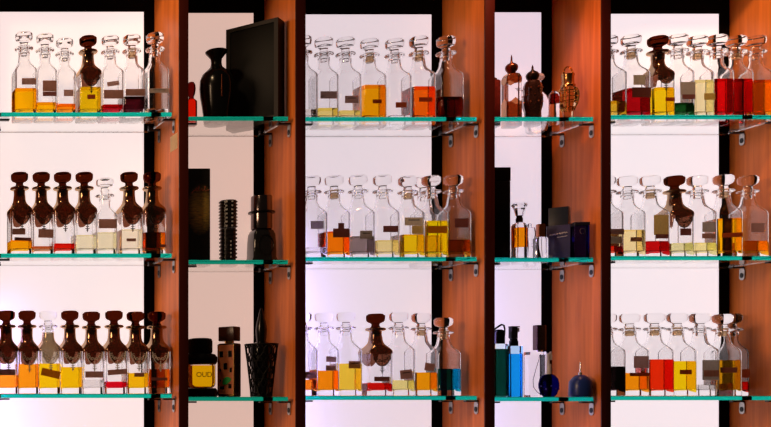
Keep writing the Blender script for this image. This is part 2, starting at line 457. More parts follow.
# far left bay, middle shelf
row_of(0, 1, [
 dict(px=19.5, k=173, lac='brown', liq=(240, (255, 165, 5)), labels=[(18.7, 231.7, 13, 6, 'brown'), (22.5, 239.2, 16.5, 3.2, 'dark', 2)], label='brown-topped decanter with orange oil and two stacked brown labels, left end of the middle shelf'),
 dict(px=41.7, k=173, lac='brown', liq=(246, (200, 120, 70)), labels=[(45.7, 233.6, 15, 8.6, 'brown', 2)], label='brown-topped decanter with one large brown label and a film of tan oil'),
 dict(px=62, k=173, lac='brown', liq=(243.2, (215, 25, 10)), label='brown-topped decanter with a little bright red oil and no paper label'),
 dict(px=85, k=173, lac='brown', liq=(234.7, CR), label='brown-topped decanter of pale cream oil just left of the only clear decanter'),
 dict(px=104, k=179, lift=.009, w=.056, liq=(232, CR), labels=[(107, 223.7, 18, 9.3, 'brown')], label='only clear decanter on the far left middle shelf, stopper raised, brown band label'),
 dict(px=129, k=173, lac='brown', liq=(229, (240, 232, 205)), labels=[(131, 240, 9.4, 3, 'brown')], label='brown-topped decanter of pale oil with one tiny label, right of the clear one'),
 dict(px=152, k=173, lac='brown', liq=(232, (225, 130, 20)), labels=[(163, 246, 6, 3, 'dark')], label='brown-topped decanter of amber oil against the wood, right end of the middle shelf'),
])
# far left bay, bottom shelf
row_of(0, 2, [
 dict(px=5, k=311, lac='brown', fil='filigree_pale', liq=(375, (255, 150, 30)), labels=[(7, 372.3, 16, 6, 'brown')], label='brown-topped decanter with orange oil cut by the left edge of the photo, bottom shelf'),
 dict(px=25.5, k=311, lac='brown', fil='filigree_pale', drop=1.1, liq=(364, (255, 155, 20)), label='brown-topped decanter filled with orange oil up to its scalloped coat, bottom left shelf'),
 dict(px=48, k=311, lac='clearstopper', fil='filigree_pale', liq=(363.5, YE), labels=[(50.4, 373.4, 19, 7.5, 'orange', 13)], label='smoky decanter with clear stopper, yellow oil and a tilted orange label'),
 dict(px=70, k=311, lac='brown', fil='filigree_pale', liq=(367, (255, 200, 10)), label='brown-topped decanter of bright yellow oil without a paper label, right of the tilted orange label'),
 dict(px=91, k=312, lac='brown', fil='filigree_pale', liq=(380, (232, 230, 228)), labels=[(94, 374.5, 18, 6.3, 'brown')], label='brown-topped decanter of colourless oil with a brown band label, bottom left shelf'),
 dict(px=114, k=311, lac='brown', fil='filigree_pale', liq=(382, (215, 10, 30)), labels=[(117, 372, 19.5, 5.3, 'brown', -4)], label='brown-topped decanter with a red layer below a slightly tilted brown label'),
 dict(px=135.5, k=312, lac='brown', fil='filigree_pale', liq=(373, (255, 195, 15)), labels=[(139, 374.8, 10, 4, 'brown')], label='brown-topped decanter of yellow oil with a small brown label, second from right, bottom left'),
 dict(px=156.5, k=312, lac='brown', fil='filigree_pale', liq=(369, (235, 130, 30)), labels=[(159, 379, 16, 3, 'dark')], label='brown-topped decanter of amber oil against the wood, right end of the bottom left shelf'),
])
# middle bay, top shelf
row_of(2, 0, [
 dict(px=301, k=37, liq=(109, (232, 226, 220)), label='clear decanter half hidden by the wooden divider, left end of the middle bay top shelf'),
 dict(px=321.5, k=38.5, liq=(107.6, (240, 222, 130)), labels=[(328.5, 95, 16.5, 7.4, 'mauve')], label='clear decanter with a little pale yellow oil and a wide mauve label'),
 dict(px=345, k=38.5, liq=(110, (242, 226, 150)), labels=[(351.5, 99.5, 13.5, 7.4, 'mauve', 0, 1)], label='clear decanter with a film of pale oil, left of the orange-yellow one'),
 dict(px=369.5, k=40, liq=(84.5, (255, 168, 5)), cork=True, labels=[(377, 101.5, 9, 4, 'maroon')], label='clear decanter of bright orange-yellow oil with a small red-brown label, middle bay top shelf'),
 dict(px=394.5, k=40, labels=[(401, 105, 11, 5.5, 'maroon')], label='empty clear decanter between the yellow and the orange-red decanters, middle bay top shelf'),
 dict(px=418.6, k=37.5, liq=(86, (255, 105, 12)), cork=True, labels=[(425.5, 99.6, 13.5, 4.5, 'maroon')], label='clear decanter of orange-red oil with a thin maroon label, middle bay top shelf'),
 dict(px=446, k=37.5, liq=(96.3, (120, 14, 10)), label='clear decanter of near-black red oil in front of the wood, middle bay top shelf'),
], y=.085)
# middle bay, middle shelf
row_of(2, 1, [
 dict(px=312, k=177, liq=(247, (236, 234, 234)), labels=[(317, 225, 13, 8, 'pink')], label='clear decanter with a faint pink label, left end of the middle bay middle shelf'),
 dict(px=333.5, k=176.5, liq=(231.3, (255, 125, 5)), cork=True, labels=[(341, 226, 6, 6, 'dark'), (341, 233, 16.5, 9, 'dark')], label='clear decanter of vivid orange oil with a cross-shaped dark label'),
 dict(px=358, k=176, liq=(236, (140, 122, 116)), labels=[(366, 234.7, 12.5, 8, 'grey', 0, 1)], label='clear decanter of grey oil with a grey label, right of the vivid orange one'),
 dict(px=382.5, k=176, liq=(240, (243, 226, 150)), labels=[(390.5, 229, 15, 6.4, 'dark')], label='clear decanter of pale yellow oil with a dark oblong label, middle bay middle shelf'),
 dict(px=407.6, k=177, liq=(234.3, (252, 205, 15)), cork=True, labels=[(413.5, 221.5, 18, 8, 'beige', 0, 1), (417, 229.8, 11, 8, 'gold')], label='clear decanter of yellow oil with two beige labels'),
 dict(px=423.5, k=177.5, y=.146, w=.056, liq=(236, (240, 200, 90)), label='clear decanter standing behind the bright yellow one, only stopper and shoulder showing'),
 dict(px=431, k=176.5, y=.060, liq=(220.5, (255, 222, 5)), labels=[(435.5, 229.6, 19.5, 7.3, 'orange')], label='clear decanter of bright yellow oil with a wide ochre band label'),
 dict(px=453.5, k=176, liq=(239.5, (205, 115, 15)), labels=[(461.5, 223, 14, 9.2, 'dark')], label='clear decanter of amber oil with a dark label in front of the wood, middle shelf'),
], y=.062)
# middle bay, bottom shelf
row_of(2, 2, [
 dict(px=301.5, k=313, liq=(380, (235, 125, 20)), labels=[(310.5, 375.2, 11, 7, 'brown', 0, 1)], label='clear decanter half hidden by the divider with a brown label over orange oil'),
 dict(px=322, k=313, liq=(370.6, (255, 145, 10)), labels=[(331, 359.3, 10, 5.6, 'mauve', 3), (330.5, 368, 10, 5.2, 'brown')], label='clear decanter of orange oil with two small stacked labels, middle bay bottom shelf'),
 dict(px=345.7, k=312.5, liq=(363.5, (248, 212, 60)), labels=[(354.5, 364.7, 12, 7.4, 'brown', 0, 1)], label='clear decanter of pale golden oil, left of the only brown decanter in the middle bay'),
 dict(px=375.5, k=314, lac='brown', liq=(383.3, (210, 18, 10)), labels=[(381.5, 379, 15.5, 4.6, 'dark')], label='only brown-topped decanter in the middle bay, a little red oil'),
 dict(px=399.5, k=312.5, liq=(380.4, (240, 230, 140)), labels=[(406, 374.3, 12, 9, 'brown', -6, 1)], label='clear decanter of faint yellow oil with a tilted brown label, right of the brown decanter'),
 dict(px=420, k=313.5, liq=(372.5, (255, 165, 10)), cork=True, labels=[(429.5, 367, 10, 7.6, 'brown', 8)], label='clear decanter of orange oil, left of the turquoise one'),
 dict(px=443.5, k=318, liq=(368.7, (0, 170, 205)), cork=True, label='clear decanter of turquoise oil in front of the wood'),
], y=.085)
# far right bay, top shelf
row_of(4, 0, [
 dict(px=607.5, k=37, liq=(100.6, (215, 170, 40)), labels=[(617, 98.3, 9, 4, 'maroon')], label='clear decanter of dull golden oil half hidden by the divider, far right bay top shelf'),
 dict(px=631, k=36, liq=(87.7, (165, 6, 14)), cork=True, labels=[(643, 92.4, 19, 10, 'dark'), (639, 80, 12, 10, 'beige')], label='clear decanter of dark red oil with a large maroon label, far right bay top shelf'),
 dict(px=658, k=37, lac='brown', drop=.7, liq=(87, (245, 205, 15)), labels=[(669.5, 99.5, 9.4, 3.8, 'maroon')], label='brown-topped decanter of yellow oil on the far right top shelf'),
 dict(px=682.5, k=35.5, liq=(102.5, (18, 75, 25)), labels=[(692.5, 88.5, 15, 13, 'grey'), (693, 96.8, 13, 4.6, 'dark')], label='clear decanter with a little dark green oil and a big grey-brown label'),
 dict(px=704, k=37, liq=(79.5, (240, 228, 170)), cork=True, labels=[(716.5, 96.6, 11, 6.5, 'gold')], label='clear decanter of pale cream oil with a gold label, far right bay top shelf'),
 dict(px=727, k=36, liq=(78.3, (205, 8, 10)), label='clear decanter of red oil beside the cream one, left of two reds'),
 dict(px=751, k=37, liq=(78.3, (225, 10, 5)), cork=True, label='clear decanter of bright red oil in front of the wood, top right'),
 dict(px=776, k=37, liq=(79.5, (255, 150, 10)), label='decanter of orange oil cut by the right edge of the photo, top shelf'),
], y=.065)
# far right bay, middle shelf
row_of(4, 1, [
 dict(px=602, k=177, liq=(246, (215, 40, 15)), labels=[(618, 231.7, 14, 5.6, 'brown'), (616, 240, 11, 7, 'beige')], label='clear decanter with a red layer half hidden by the divider, far right bay middle shelf'),
 dict(px=625, k=177, liq=(229.6, (245, 226, 160)), labels=[(636, 239.4, 11.5, 4.4, 'brown')], label='clear decanter of pale cream oil, left of the low red one, far right middle shelf'),
 dict(px=650, k=176.5, liq=(240.8, (195, 12, 14)), cork=True, labels=[(661, 225, 15, 20, 'gold'), (662, 236.4, 13, 4.4, 'dark')], label='clear decanter of low red oil with a tall golden label'),
 dict(px=674.5, k=176.5, lac='brown', liq=(243, (226, 222, 160)), labels=[(685, 232, 11, 7, 'dark')], label='brown-topped decanter of pale olive oil on the far right middle shelf'),
 dict(px=697, k=176.5, liq=(242.5, (236, 228, 150)), labels=[(708.5, 227, 13, 10, 'grey'), (708.5, 236, 14, 5, 'brown')], label='clear decanter of pale yellow-green oil with grey and brown labels, far right middle shelf'),
 dict(px=723.5, k=175.5, rz=-.3, liq=(218, (255, 178, 5)), cork=True, labels=[(735.5, 235, 17, 4.6, 'maroon')], label='clear decanter nearly full of orange-yellow oil, far right middle shelf'),
 dict(px=748, k=176.5, liq=(240.6, (250, 165, 15)), labels=[(757.5, 227.7, 13, 9.3, 'mauve')], label='clear decanter of low amber oil before the wood, right end of the middle shelf'),
], y=.062)
# far right bay, bottom shelf
row_of(4, 2, [
 dict(px=605, k=314, liq=(366.4, BK), label='clear decanter of black oil half hidden by the divider, far right bay bottom shelf'),
 dict(px=629.5, k=314, liq=(373, (255, 150, 10)), cork=True, labels=[(641, 362, 15, 12, 'mauve'), (641, 374.5, 20, 3.4, 'maroon')], label='clear decanter of orange oil with a square mauve label, far right bottom shelf'),
 dict(px=654.5, k=313.5, liq=(359.3, (235, 45, 8)), cork=True, label='clear decanter of red-orange oil with a beige neck sleeve, far right bottom shelf'),
 dict(px=677, k=313.5, liq=(361, (252, 210, 10)), cork=True, labels=[(685.5, 372, 12, 4.6, 'maroon')], label='clear decanter of yellow oil with a small brown label, far right bottom shelf'),
 dict(px=699.5, k=313.7, liq=(385, (215, 212, 208)), labels=[(710.5, 370, 17, 20, 'grey'), (711, 373.4, 15, 6.4, 'brown')], label='clear decanter with a big grey label block and no coloured oil, far right bottom shelf'),
 dict(px=722.5, k=314.5, rz=-.3, liq=(360, (200, 140, 12)), cork=True, labels=[(732.5, 370, 14, 5.4, 'dark')], label='clear decanter of brown-gold oil with a dark label, far right bottom shelf'),
 dict(px=744, k=314, y=.140, w=.056, liq=(382, (205, 20, 12)), labels=[(753, 373.5, 12, 8.5, 'maroon')], label='clear decanter with a little red oil set back by the wood, far right bottom shelf'),
], y=.060)

# ---------------------------------------------------------------- perfume bottles and boxes
def item(bay, row, px, y, name, label, cat, rz=0, group=None):
    zs = SZ[bay][row] + .0003
    o = empty(name, (XX(px, y), y, zs), label, cat, group, rz)
    o['_b'] = 0
    del o['_b']
    return o, (lambda py: ZZ(py, y) - zs), (lambda n: LL(n, y))
def flask(hx, hy, r, prof):
    """loft of rounded rectangles: prof = (scale x, scale y, z)"""
    return loft([rrect(max(hx * a, .0005), max(hy * b, .0005), min(r, hx * a * .9, hy * b * .9), z) for a, b, z in prof])

G2 = 'perfume bottles of the second bay'; G4 = 'perfume bottles of the fourth bay'
# -- second bay, top shelf
o, Z, L = item(1, 0, 191.3, .075, 'perfume_bottle', 'tiny red bottle with dark ornate cap peeking from behind the divider, second bay', 'perfume bottle', group=G2)
h = L(4.6)
V, F = flask(h, h * .8, .002, [(.9, .9, 0), (1, 1, .002), (1, 1, Z(102)), (.8, .8, Z(100.5)), (.5, .5, Z(99))]); mk('glass_body', V, F, glass('ruby_glass', (.93, .12, .04)), o)
Geo().lathe([(.001, Z(99)), (L(2.6), Z(99)), (L(2.4), Z(97)), (L(3.6), Z(94)), (L(4.2), Z(89)), (L(3.8), Z(85)), (L(2.4), Z(82.4)), (.0005, Z(81.7))], 20).obj('cap', glass('dark_red_glass', (.35, .06, .05)), o)

o, Z, L = item(1, 0, 216.3, .060, 'vase', 'black flared-lip vase-shaped flacon in front of the tilted black box', 'vase')
Geo().lathe([(.001, 0), (L(11), 0), (L(11.6), .003), (L(13.6), Z(106)), (L(15.2), Z(96)), (L(15.8), Z(88)), (L(15.4), Z(80)), (L(13), Z(74)), (L(8.5), Z(70)), (L(5.6), Z(67)), (L(4.9), Z(63)), (L(5.3), Z(59)),
             (L(8), Z(55.5)), (L(10), Z(53.2)), (L(10.4), Z(51.6)), (L(9.4), Z(50.6)), (L(6.5), Z(52.5)), (L(3.6), Z(58)), (L(3.2), Z(64)), (.0005, Z(66))], 40).obj('body', M['gloss_black'], o)
zt = Z(79); g = Geo().tube([(-L(1.2), -L(15.6), zt), (-L(1.4), -L(16.2), Z(90)), (-L(1.2), -L(15.9), Z(99))], .0008, 6); g.lathe([(.0003, Z(99) - .006), (.002, Z(99) - .003), (.0003, Z(99))], 10, -L(1.2), -L(15.9))
g.obj('pendant', M['copper'], o)

yr, yl = .020, .1247
xr_, xl_ = XX(278, yr), XX(226, yl)
o = empty('presentation_box', ((xr_ + xl_) / 2, (yr + yl) / 2, SZ[1][0] + .0003), 'large black presentation box turned at an angle on the top shelf of the second bay', 'box', None, math.atan2(yr - yl, xr_ - xl_))
W = math.hypot(xr_ - xl_, yr - yl); Hh = ZZ(17, yr) - SZ[1][0]; T = .050
g = Geo().box(-W / 2, W / 2, .003, T, 0, Hh, bev=.0015)
g.obj('body', M['satin_black'], o)
g = Geo(); q = .011
g.box(-W / 2, -W / 2 + q, 0, .003, 0, Hh).box(W / 2 - q, W / 2, 0, .003, 0, Hh).box(-W / 2 + q, W / 2 - q, 0, .003, Hh - q, Hh).box(-W / 2 + q, W / 2 - q, 0, .003, 0, q)
g.obj('rim', pbr('rim_black', (.010, .006, .005), .5, spec=.15), o, smooth=0)

# -- second bay, middle shelf
y = .05; zs = SZ[1][1]
X1 = XX(210.3, y); X0 = XX(188, 0) + .004
o = empty('perfume_box', ((X0 + X1) / 2, y, zs + .0003), 'tall black box with gold sheen and scrawled script, middle shelf of the second bay', 'box')
w2, Hb = (X1 - X0) / 2, ZZ(168.5, y) - zs
def painted_sheen():  # gold reflection painted into the base colour as a soft noisy patch
    m, nt, out = new_mat('painted_gold_sheen'); Lk = nt.links.new
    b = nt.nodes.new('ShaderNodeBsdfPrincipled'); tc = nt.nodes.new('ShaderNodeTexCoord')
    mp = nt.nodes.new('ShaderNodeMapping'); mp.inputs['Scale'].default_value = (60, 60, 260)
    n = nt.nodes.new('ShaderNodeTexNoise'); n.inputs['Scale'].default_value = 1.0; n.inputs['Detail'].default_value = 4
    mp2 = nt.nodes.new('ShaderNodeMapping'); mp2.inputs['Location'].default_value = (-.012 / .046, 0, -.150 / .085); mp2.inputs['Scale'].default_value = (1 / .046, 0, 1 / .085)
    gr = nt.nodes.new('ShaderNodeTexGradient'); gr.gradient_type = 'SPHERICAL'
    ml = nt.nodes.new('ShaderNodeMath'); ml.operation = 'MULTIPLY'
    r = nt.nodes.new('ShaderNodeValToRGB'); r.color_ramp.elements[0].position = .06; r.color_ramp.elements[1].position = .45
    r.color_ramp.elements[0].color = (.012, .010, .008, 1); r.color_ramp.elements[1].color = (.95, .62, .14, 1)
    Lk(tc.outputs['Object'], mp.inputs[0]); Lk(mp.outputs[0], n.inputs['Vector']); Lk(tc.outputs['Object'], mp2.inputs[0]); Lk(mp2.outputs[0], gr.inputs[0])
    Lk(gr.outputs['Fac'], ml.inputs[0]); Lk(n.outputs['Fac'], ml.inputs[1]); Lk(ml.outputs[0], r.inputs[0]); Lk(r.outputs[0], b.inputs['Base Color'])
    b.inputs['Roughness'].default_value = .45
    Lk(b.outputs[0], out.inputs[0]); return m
Geo().box(-w2, w2, 0, .042, 0, Hb, bev=.0012).obj('carton', painted_sheen(), o)
zl = ZZ(190, y) - zs; g = Geo()
cx0 = w2 - LL(20, y)
def scr(pts, r=.0014):
    g.tube([(cx0 + LL(a, y), -.0008, zl + LL(b, y)) for a, b in pts], r, 5)
scr([(1.5, -3), (3, -1), (6, 0), (7.5, 1.2), (6.5, 2), (5, .5), (6, -1.2), (8, -.2), (9, 2.4), (8.6, 4), (7.8, 1.5), (8.6, -1), (10.5, -.3)])
scr([(10.5, -.3), (11.6, 1.8), (12.6, .2), (12.2, -1.2), (13.5, -.2), (15, 3.2), (14.4, 3.8), (14, 1), (15, -1), (17.5, -.4), (19, .4)])
g.obj('script', pbr('red_gold_ink', (.70, .22, .12), .4), o)

o, Z, L = item(1, 1, 228, .080, 'perfume_bottle', 'dark ribbed cylinder bottle with rows of small white highlights, middle shelf of the second bay', 'perfume bottle', group=G2)
def ribs(z0, z1, n, r0, r1):
    P = [(.0005, z0), (r0, z0)]
    s = (z1 - z0) / n
    for i in range(n):
        a = z0 + i * s; P += [(r0, a + s * .12), (r1, a + s * .30), (r1, a + s * .62), (r0, a + s * .82)]
    return P + [(r0, z1), (.0005, z1)]
mr = pbr('dark_ribbed', (.016, .012, .013), .22, coat=.5)
zc = Z(229)
Geo().lathe(ribs(0, zc, 9, L(7.3), L(8.5)), 40).obj('body', mr, o)
c = Geo().lathe(ribs(zc + .0012, Z(200.8), 9, L(7.7), L(8.8)), 40).obj('cap', mr, o)
g = Geo()
for k in range(7):
    zz = zc + .006 + (Z(200.8) - zc - .012) * k / 6
    for a in (-PI / 2 - .55, -PI / 2 + .05):
        ca, sa = math.cos(a), math.sin(a)
        mt = Matrix.Translation((ca * L(9.0), sa * L(9.0), zz)) @ Matrix.Rotation(a, 4, 'Z'); g.box(-.0006, .0006, -.0022, .0022, -.0022, .0022, mat=mt)
g.obj('highlight_dots', M['white'], c)  # white colour stands in for the highlights on the cap
g = Geo()
for k in range(5):
    zz = .016 + k * .011; a = -PI / 2 - .1
    mt = Matrix.Translation((math.cos(a) * L(8.8), math.sin(a) * L(8.8), zz)) @ Matrix.Rotation(a, 4, 'Z'); g.box(-.0006, .0006, -.0014, .0014, -.0022, .0022, mat=mt)
g.obj('highlight_dots', M['white'], o)  # highlights on the body, likewise given as white colour

o, Z, L = item(1, 1, 261.5, .085, 'perfume_bottle', 'black bottle with a tall chrome-dark ringed cap, right end of the second bay middle shelf', 'perfume bottle', group=G2)
mb = pbr('smoky_black', (.008, .008, .009), .12, coat=.6)
V, F = flask(L(12.5), L(10), .008, [(.9, .9, 0), (1.05, 1, .002), (1.04, 1, .006), (.93, .95, .016), (.90, .92, Z(243)), (.86, .88, Z(235)), (.74, .78, Z(231)), (.6, .6, Z(229.5))])
b_ = mk('body', V, F, mb, o)
g = Geo(); g.tube([(L(7.5) * math.cos(a), -L(9.7), Z(246) + L(10) * math.sin(a)) for a in [2 * PI * i / 32 for i in range(32)]], .0011, 6, closed=True)
g.obj('emblem_ring', pbr('dark_metal', (.06, .055, .05), .25, 1.0), b_)
mc = pbr('dark_chrome', (.16, .13, .13), .14, 1.0)
Geo().lathe([(.0005, Z(229.5)), (L(9.6), Z(229.5)), (L(9.9), Z(228.5)), (L(9.9), Z(197.2)), (L(9.4), Z(196.3)), (.0005, Z(196.3))], 40).obj('cap', mc, o)
Geo().lathe([(L(9.95), Z(214.2)), (L(12.4), Z(213.6)), (L(12.6), Z(212.6)), (L(12.2), Z(211.8)), (L(9.95), Z(211.2))], 40).obj('collar', M['gloss_black'], o)

# -- second bay, bottom shelf
o, Z, L = item(1, 2, 200, .075, 'perfume_bottle', 'squat black-capped bottle of yellow perfume lettered OUD, bottom shelf of the second bay', 'perfume bottle', group=G2)
Geo().lathe([(.0005, Z(353.3)), (L(11), Z(353.3)), (L(11.6), Z(352)), (L(11.6), Z(341.5)), (L(10.6), Z(339)), (L(7), Z(338.2)), (.0005, Z(338))], 40).obj('cap', M['satin_black'], o)
Geo().lathe([(.0005, Z(364.2)), (L(15), Z(364.2)), (L(16), Z(362)), (L(16), Z(357.5)), (L(14), Z(354.6)), (L(10.5), Z(353.5)), (.0005, Z(353.5))], 40).obj('shoulder', M['satin_black'], o)
Geo().lathe([(.0005, 0), (L(15.5), 0), (L(16.2), .003), (L(16), Z(390)), (L(14.5), Z(388.2)), (.0005, Z(388.2))], 40).obj('base', M['satin_black'], o)
z0, z1 = Z(388), Z(364.4); hz = z1 - z0
V, F = flask(L(12.4), L(9), .006, [(.80, .80, z0), (.93, .93, z0 + hz * .06), (1, 1, z0 + hz * .16), (1, 1, z1 - .001), (.97, .97, z1)])
gb = mk('glass_body', V, F, M['glass'], o)
V, F = flask(L(11.4), L(8), .005, [(.82, .82, z0 + hz * .07), (.95, .95, z0 + hz * .12), (1, 1, z0 + hz * .22), (1, 1, z1 - hz * .05)])
mk('perfume', V, F, liquid((255, 206, 5)), o)
fc = bpy.data.curves.new('lettering', 'FONT'); fc.body = 'OUD'; fc.size = L(7); fc.align_x = 'CENTER'; fc.align_y = 'CENTER'; fc.extrude = .0003
to = bpy.data.objects.new('lettering_curve', fc); COL.objects.link(to)
me = bpy.data.meshes.new_from_object(to.evaluated_get(bpy.context.evaluated_depsgraph_get()))
bpy.data.objects.remove(to)
lo = bpy.data.objects.new('lettering', me); COL.objects.link(lo); lo.parent = o; me.materials.clear(); me.materials.append(pbr('letter_bronze', (.55, .27, .02), .4))
lo.location = (L(.4), -L(9) - .0006, (z0 + z1) / 2 + hz * .05); lo.rotation_euler = (PI / 2, 0, 0)

rot = -math.radians(49)
o, Z, L = item(1, 2, 229.3, .085, 'perfume_bottle', 'patchwork-fronted red-brown bottle with a green leaf and dark cubic cap', 'perfume bottle', rot, group=G2)
ha, hb = .0255, .0205
z1 = Z(343.5)
V, F = flask(ha, hb, .005, [(.94, .93, 0), (1, 1, .003), (1, 1, z1 - .004), (.95, .94, z1 - .001), (.86, .85, z1)])
mk('body', V, F, pbr('dark_brown_leather', (.030, .012, .010), .35), o)
g = Geo().box(-ha + .0015, ha - .0015, -hb - .0014, -hb + .0005, .006, z1 - .005, m=0)
fr_ = [(-ha + .0015, -ha + .0040, .004, z1 - .003), (ha - .003, ha - .0015, .004, z1 - .003)]
for a, b, c_, d in fr_: g.box(a, b, -hb - .0022, -hb, c_, d, m=1)
g.box(-ha + .004, ha - .003, -hb - .0022, -hb, .002, .0075, m=1)
g.obj('front_panel', [pbr('terracotta', (.70, .21, .085), .5, noise=.3, nscale=90), M['gold']], o, smooth=0)
for (u, v, a, b) in ((-.50, .80, .010, .017), (.50, .80, .010, .018), (-.02, .57, .010, .018), (-.62, .50, .004, .007), (.58, .50, .006, .013), (-.40, .17, .012, .010), (.48, .20, .009, .012), (-.60, .30, .004, .006)):
    cx, cz = u * ha, v * z1; g = Geo()
    g.box(cx - a / 2, cx + a / 2, -hb - .0024, -hb - .0014, cz - b / 2, cz + b / 2, m=0)
    g.box(cx - a / 2 - .0014, cx - a / 2, -hb - .0024, -hb - .0014, cz - b / 2, cz + b / 2, m=1)
    g.obj('patch', [M['gloss_black'], PAPER['beige']], o, smooth=0)
R = [(.002 + .0120 * math.cos(a) * (1 + .15 * math.cos(3 * a)), .046 + .0105 * math.sin(a) + .004 * math.cos(a)) for a in [2 * PI * i / 24 for i in range(24)]]
V, F = loft([[(a, -hb - .0015, b) for a, b in R], [(a, -hb - .0032, b) for a, b in R]]); mk('leaf', V, F, pbr('leaf_green', (.02, .55, .10), .4), o)
Geo().lathe([(.0005, z1), (.0125, z1), (.0125, Z(341)), (.0005, Z(341))], 24).obj('neck', M['gold'], o)
V, F = flask(.0235, .020, .003, [(.96, .96, Z(341.2)), (1, 1, Z(340.5)), (1, 1, Z(327.8)), (.96, .96, Z(327))]); mk('cap', V, F, pbr('oxblood', (.050, .016, .014), .3), o)

o, Z, L = item(1, 2, 261.3, .075, 'perfume_bottle', 'black openwork lantern-shaped bottle with a tall spire stopper', 'perfume bottle', group=G2)
Geo().lathe([(.0005, 0), (L(8.2), 0), (L(8.4), .003), (L(7.6), Z(392)), (L(8.2), Z(380)), (L(9.8), Z(362)), (L(10.8), Z(350)), (L(9.5), Z(344.5)), (L(4.5), Z(341.8)), (.0005, Z(342))], 36).obj('body', M['gloss_black'], o)
Geo().lathe([(.0005, Z(341.8)), (L(4.2), Z(341.8)), (L(4.8), Z(337)), (L(5.2), Z(330)), (L(4.6), Z(324)), (L(3.4), Z(319)), (L(2.6), Z(315)), (L(1.8), Z(311)), (L(.8), Z(308.6)), (.0004, Z(308))], 24).obj('stopper', M['gloss_black'], o)
g = Geo(); n = 12
def rr(py): 
    t = (397 - py) / 54.0
    return L(9.6 + 5.6 * t ** 1.2)
for k in range(n):
    a = 2 * PI * k / n
    for sg in (1, -1):
        P = []
        for i in range(13):
            py = 396 - 52 * i / 12; aa = a + sg * (PI / n) * math.sin(i * PI / 3)
            P.append((rr(py) * math.cos(aa), rr(py) * math.sin(aa), Z(py)))
        g.tube(P, .0018, 5)
for py in (396, 379, 361.3, 344.5): 
    g.tube([(rr(py) * math.cos(2 * PI * i / 36), rr(py) * math.sin(2 * PI * i / 36), max(Z(py), .002)) for i in range(36)], .0022 if py in (396, 344.5) else .0014, 6, closed=True)
g.obj('openwork', M['satin_black'], o)

# -- fourth bay, top shelf
amber = glass('amber_glass', (.56, .19, .06)); 
o, Z, L = item(3, 0, 493.5, .08, 'perfume_bottle', 'dark red patterned bottle mostly hidden by the divider, top shelf of the fourth bay', 'perfume bottle', group=G4)
V, F = flask(L(4.6), L(4.6), .003, [(.92, .92, 0), (1, 1, .002), (1, 1, Z(82)), (.8, .8, Z(80.5))]); mk('body', V, F, pbr('dark_red_enamel', (.16, .018, .012), .3, noise=.8, nscale=120), o)
Geo().lathe([(.0005, Z(80.5)), (L(3), Z(80.5)), (L(3.2), Z(79)), (L(1.5), Z(77.5)), (.0005, Z(77))], 16).obj('cap', M['copper'], o)

o, Z, L = item(3, 0, 511.5, .08, 'perfume_bottle', 'minaret-shaped copper-coated bottle with a pale zigzag-edged middle and onion dome', 'perfume bottle', rz=-.1, group=G4)
h = L(6.7)
V, F = flask(h, h, .006, [(.94, .94, 0), (1, 1, .003), (1, 1, Z(79)), (.96, .96, Z(77)), (.80, .80, Z(75.5)), (.6, .6, Z(74))])
mk('glass_body', V, F, M['glass'], o, smooth=50)
# white band with zigzag edges, around the four faces
rb, rt = rrect(h + .0006, h + .0006, .006, 0), rrect(h + .0006, h + .0006, .006, 0)
g = Geo(); N_ = 72
def sq(a):
    c, s = math.cos(a), math.sin(a); k_ = (h + .0007) / max(abs(c), abs(s)); 
    k_ = min(k_, (h * 1.31)); return c * k_, s * k_
V = []; F = []
for i in range(N_):
    a = 2 * PI * i / N_; x_, y_ = sq(a); u = min(abs(x_), abs(y_)) / h
    zb_ = Z(103) if u > .7 else Z(103) + (1 - u / .7) * L(4.2)
    zt_ = Z(82.5) if u > .7 else Z(82.5) - (1 - u / .7) * L(3.0)
    V += [(x_, y_, .0015), (x_, y_, zb_), (x_, y_, zt_), (x_, y_, Z(79)), (x_ * .82, y_ * .82, Z(75.2)), (x_ * .6, y_ * .6, Z(73.9))]
coat_m = tinted_coat('copper_glass_coat', (.50, .17, .06), .08, .15)
for k0, k1, lb in ((0, 2, 'lower copper coating with pointed upper edge'), (2, 6, 'upper copper coating with pointed lower edge')):
    m_ = k1 - k0
    Vs = [V[6 * i + q] for i in range(N_) for q in range(k0, k1)]
    Fs = [(m_ * i + q, m_ * ((i + 1) % N_) + q, m_ * ((i + 1) % N_) + q + 1, m_ * i + q + 1) for i in range(N_) for q in range(m_ - 1)]
    mk('copper_coat', Vs, Fs, coat_m, o)['label'] = lb
g = Geo()
for k, (a, b) in enumerate(((-.1, .7), (.05, .55), (.15, .75))):
    zz = Z(90.5) - k * .0032; g.box(h * a, h * b, -h - .0013, -h - .0008, zz - .0007, zz + .0007)
g.obj('small_print', pbr('grey_print', (.12, .1, .1), .6), o, smooth=0)
d_ = Geo().lathe([(.0005, Z(74)), (L(3.4), Z(74)), (L(3.5), Z(72.5)), (L(5.0), Z(70.4)), (L(5.6), Z(68)), (L(5.2), Z(65.8)), (L(3.6), Z(64)), (L(1.6), Z(63)), (L(.9), Z(61.6)), (L(.7), Z(57)), (.0004, Z(54.6))], 28).obj('dome_stopper', pbr('bronze', (.16, .05, .025), .28, .9), o)

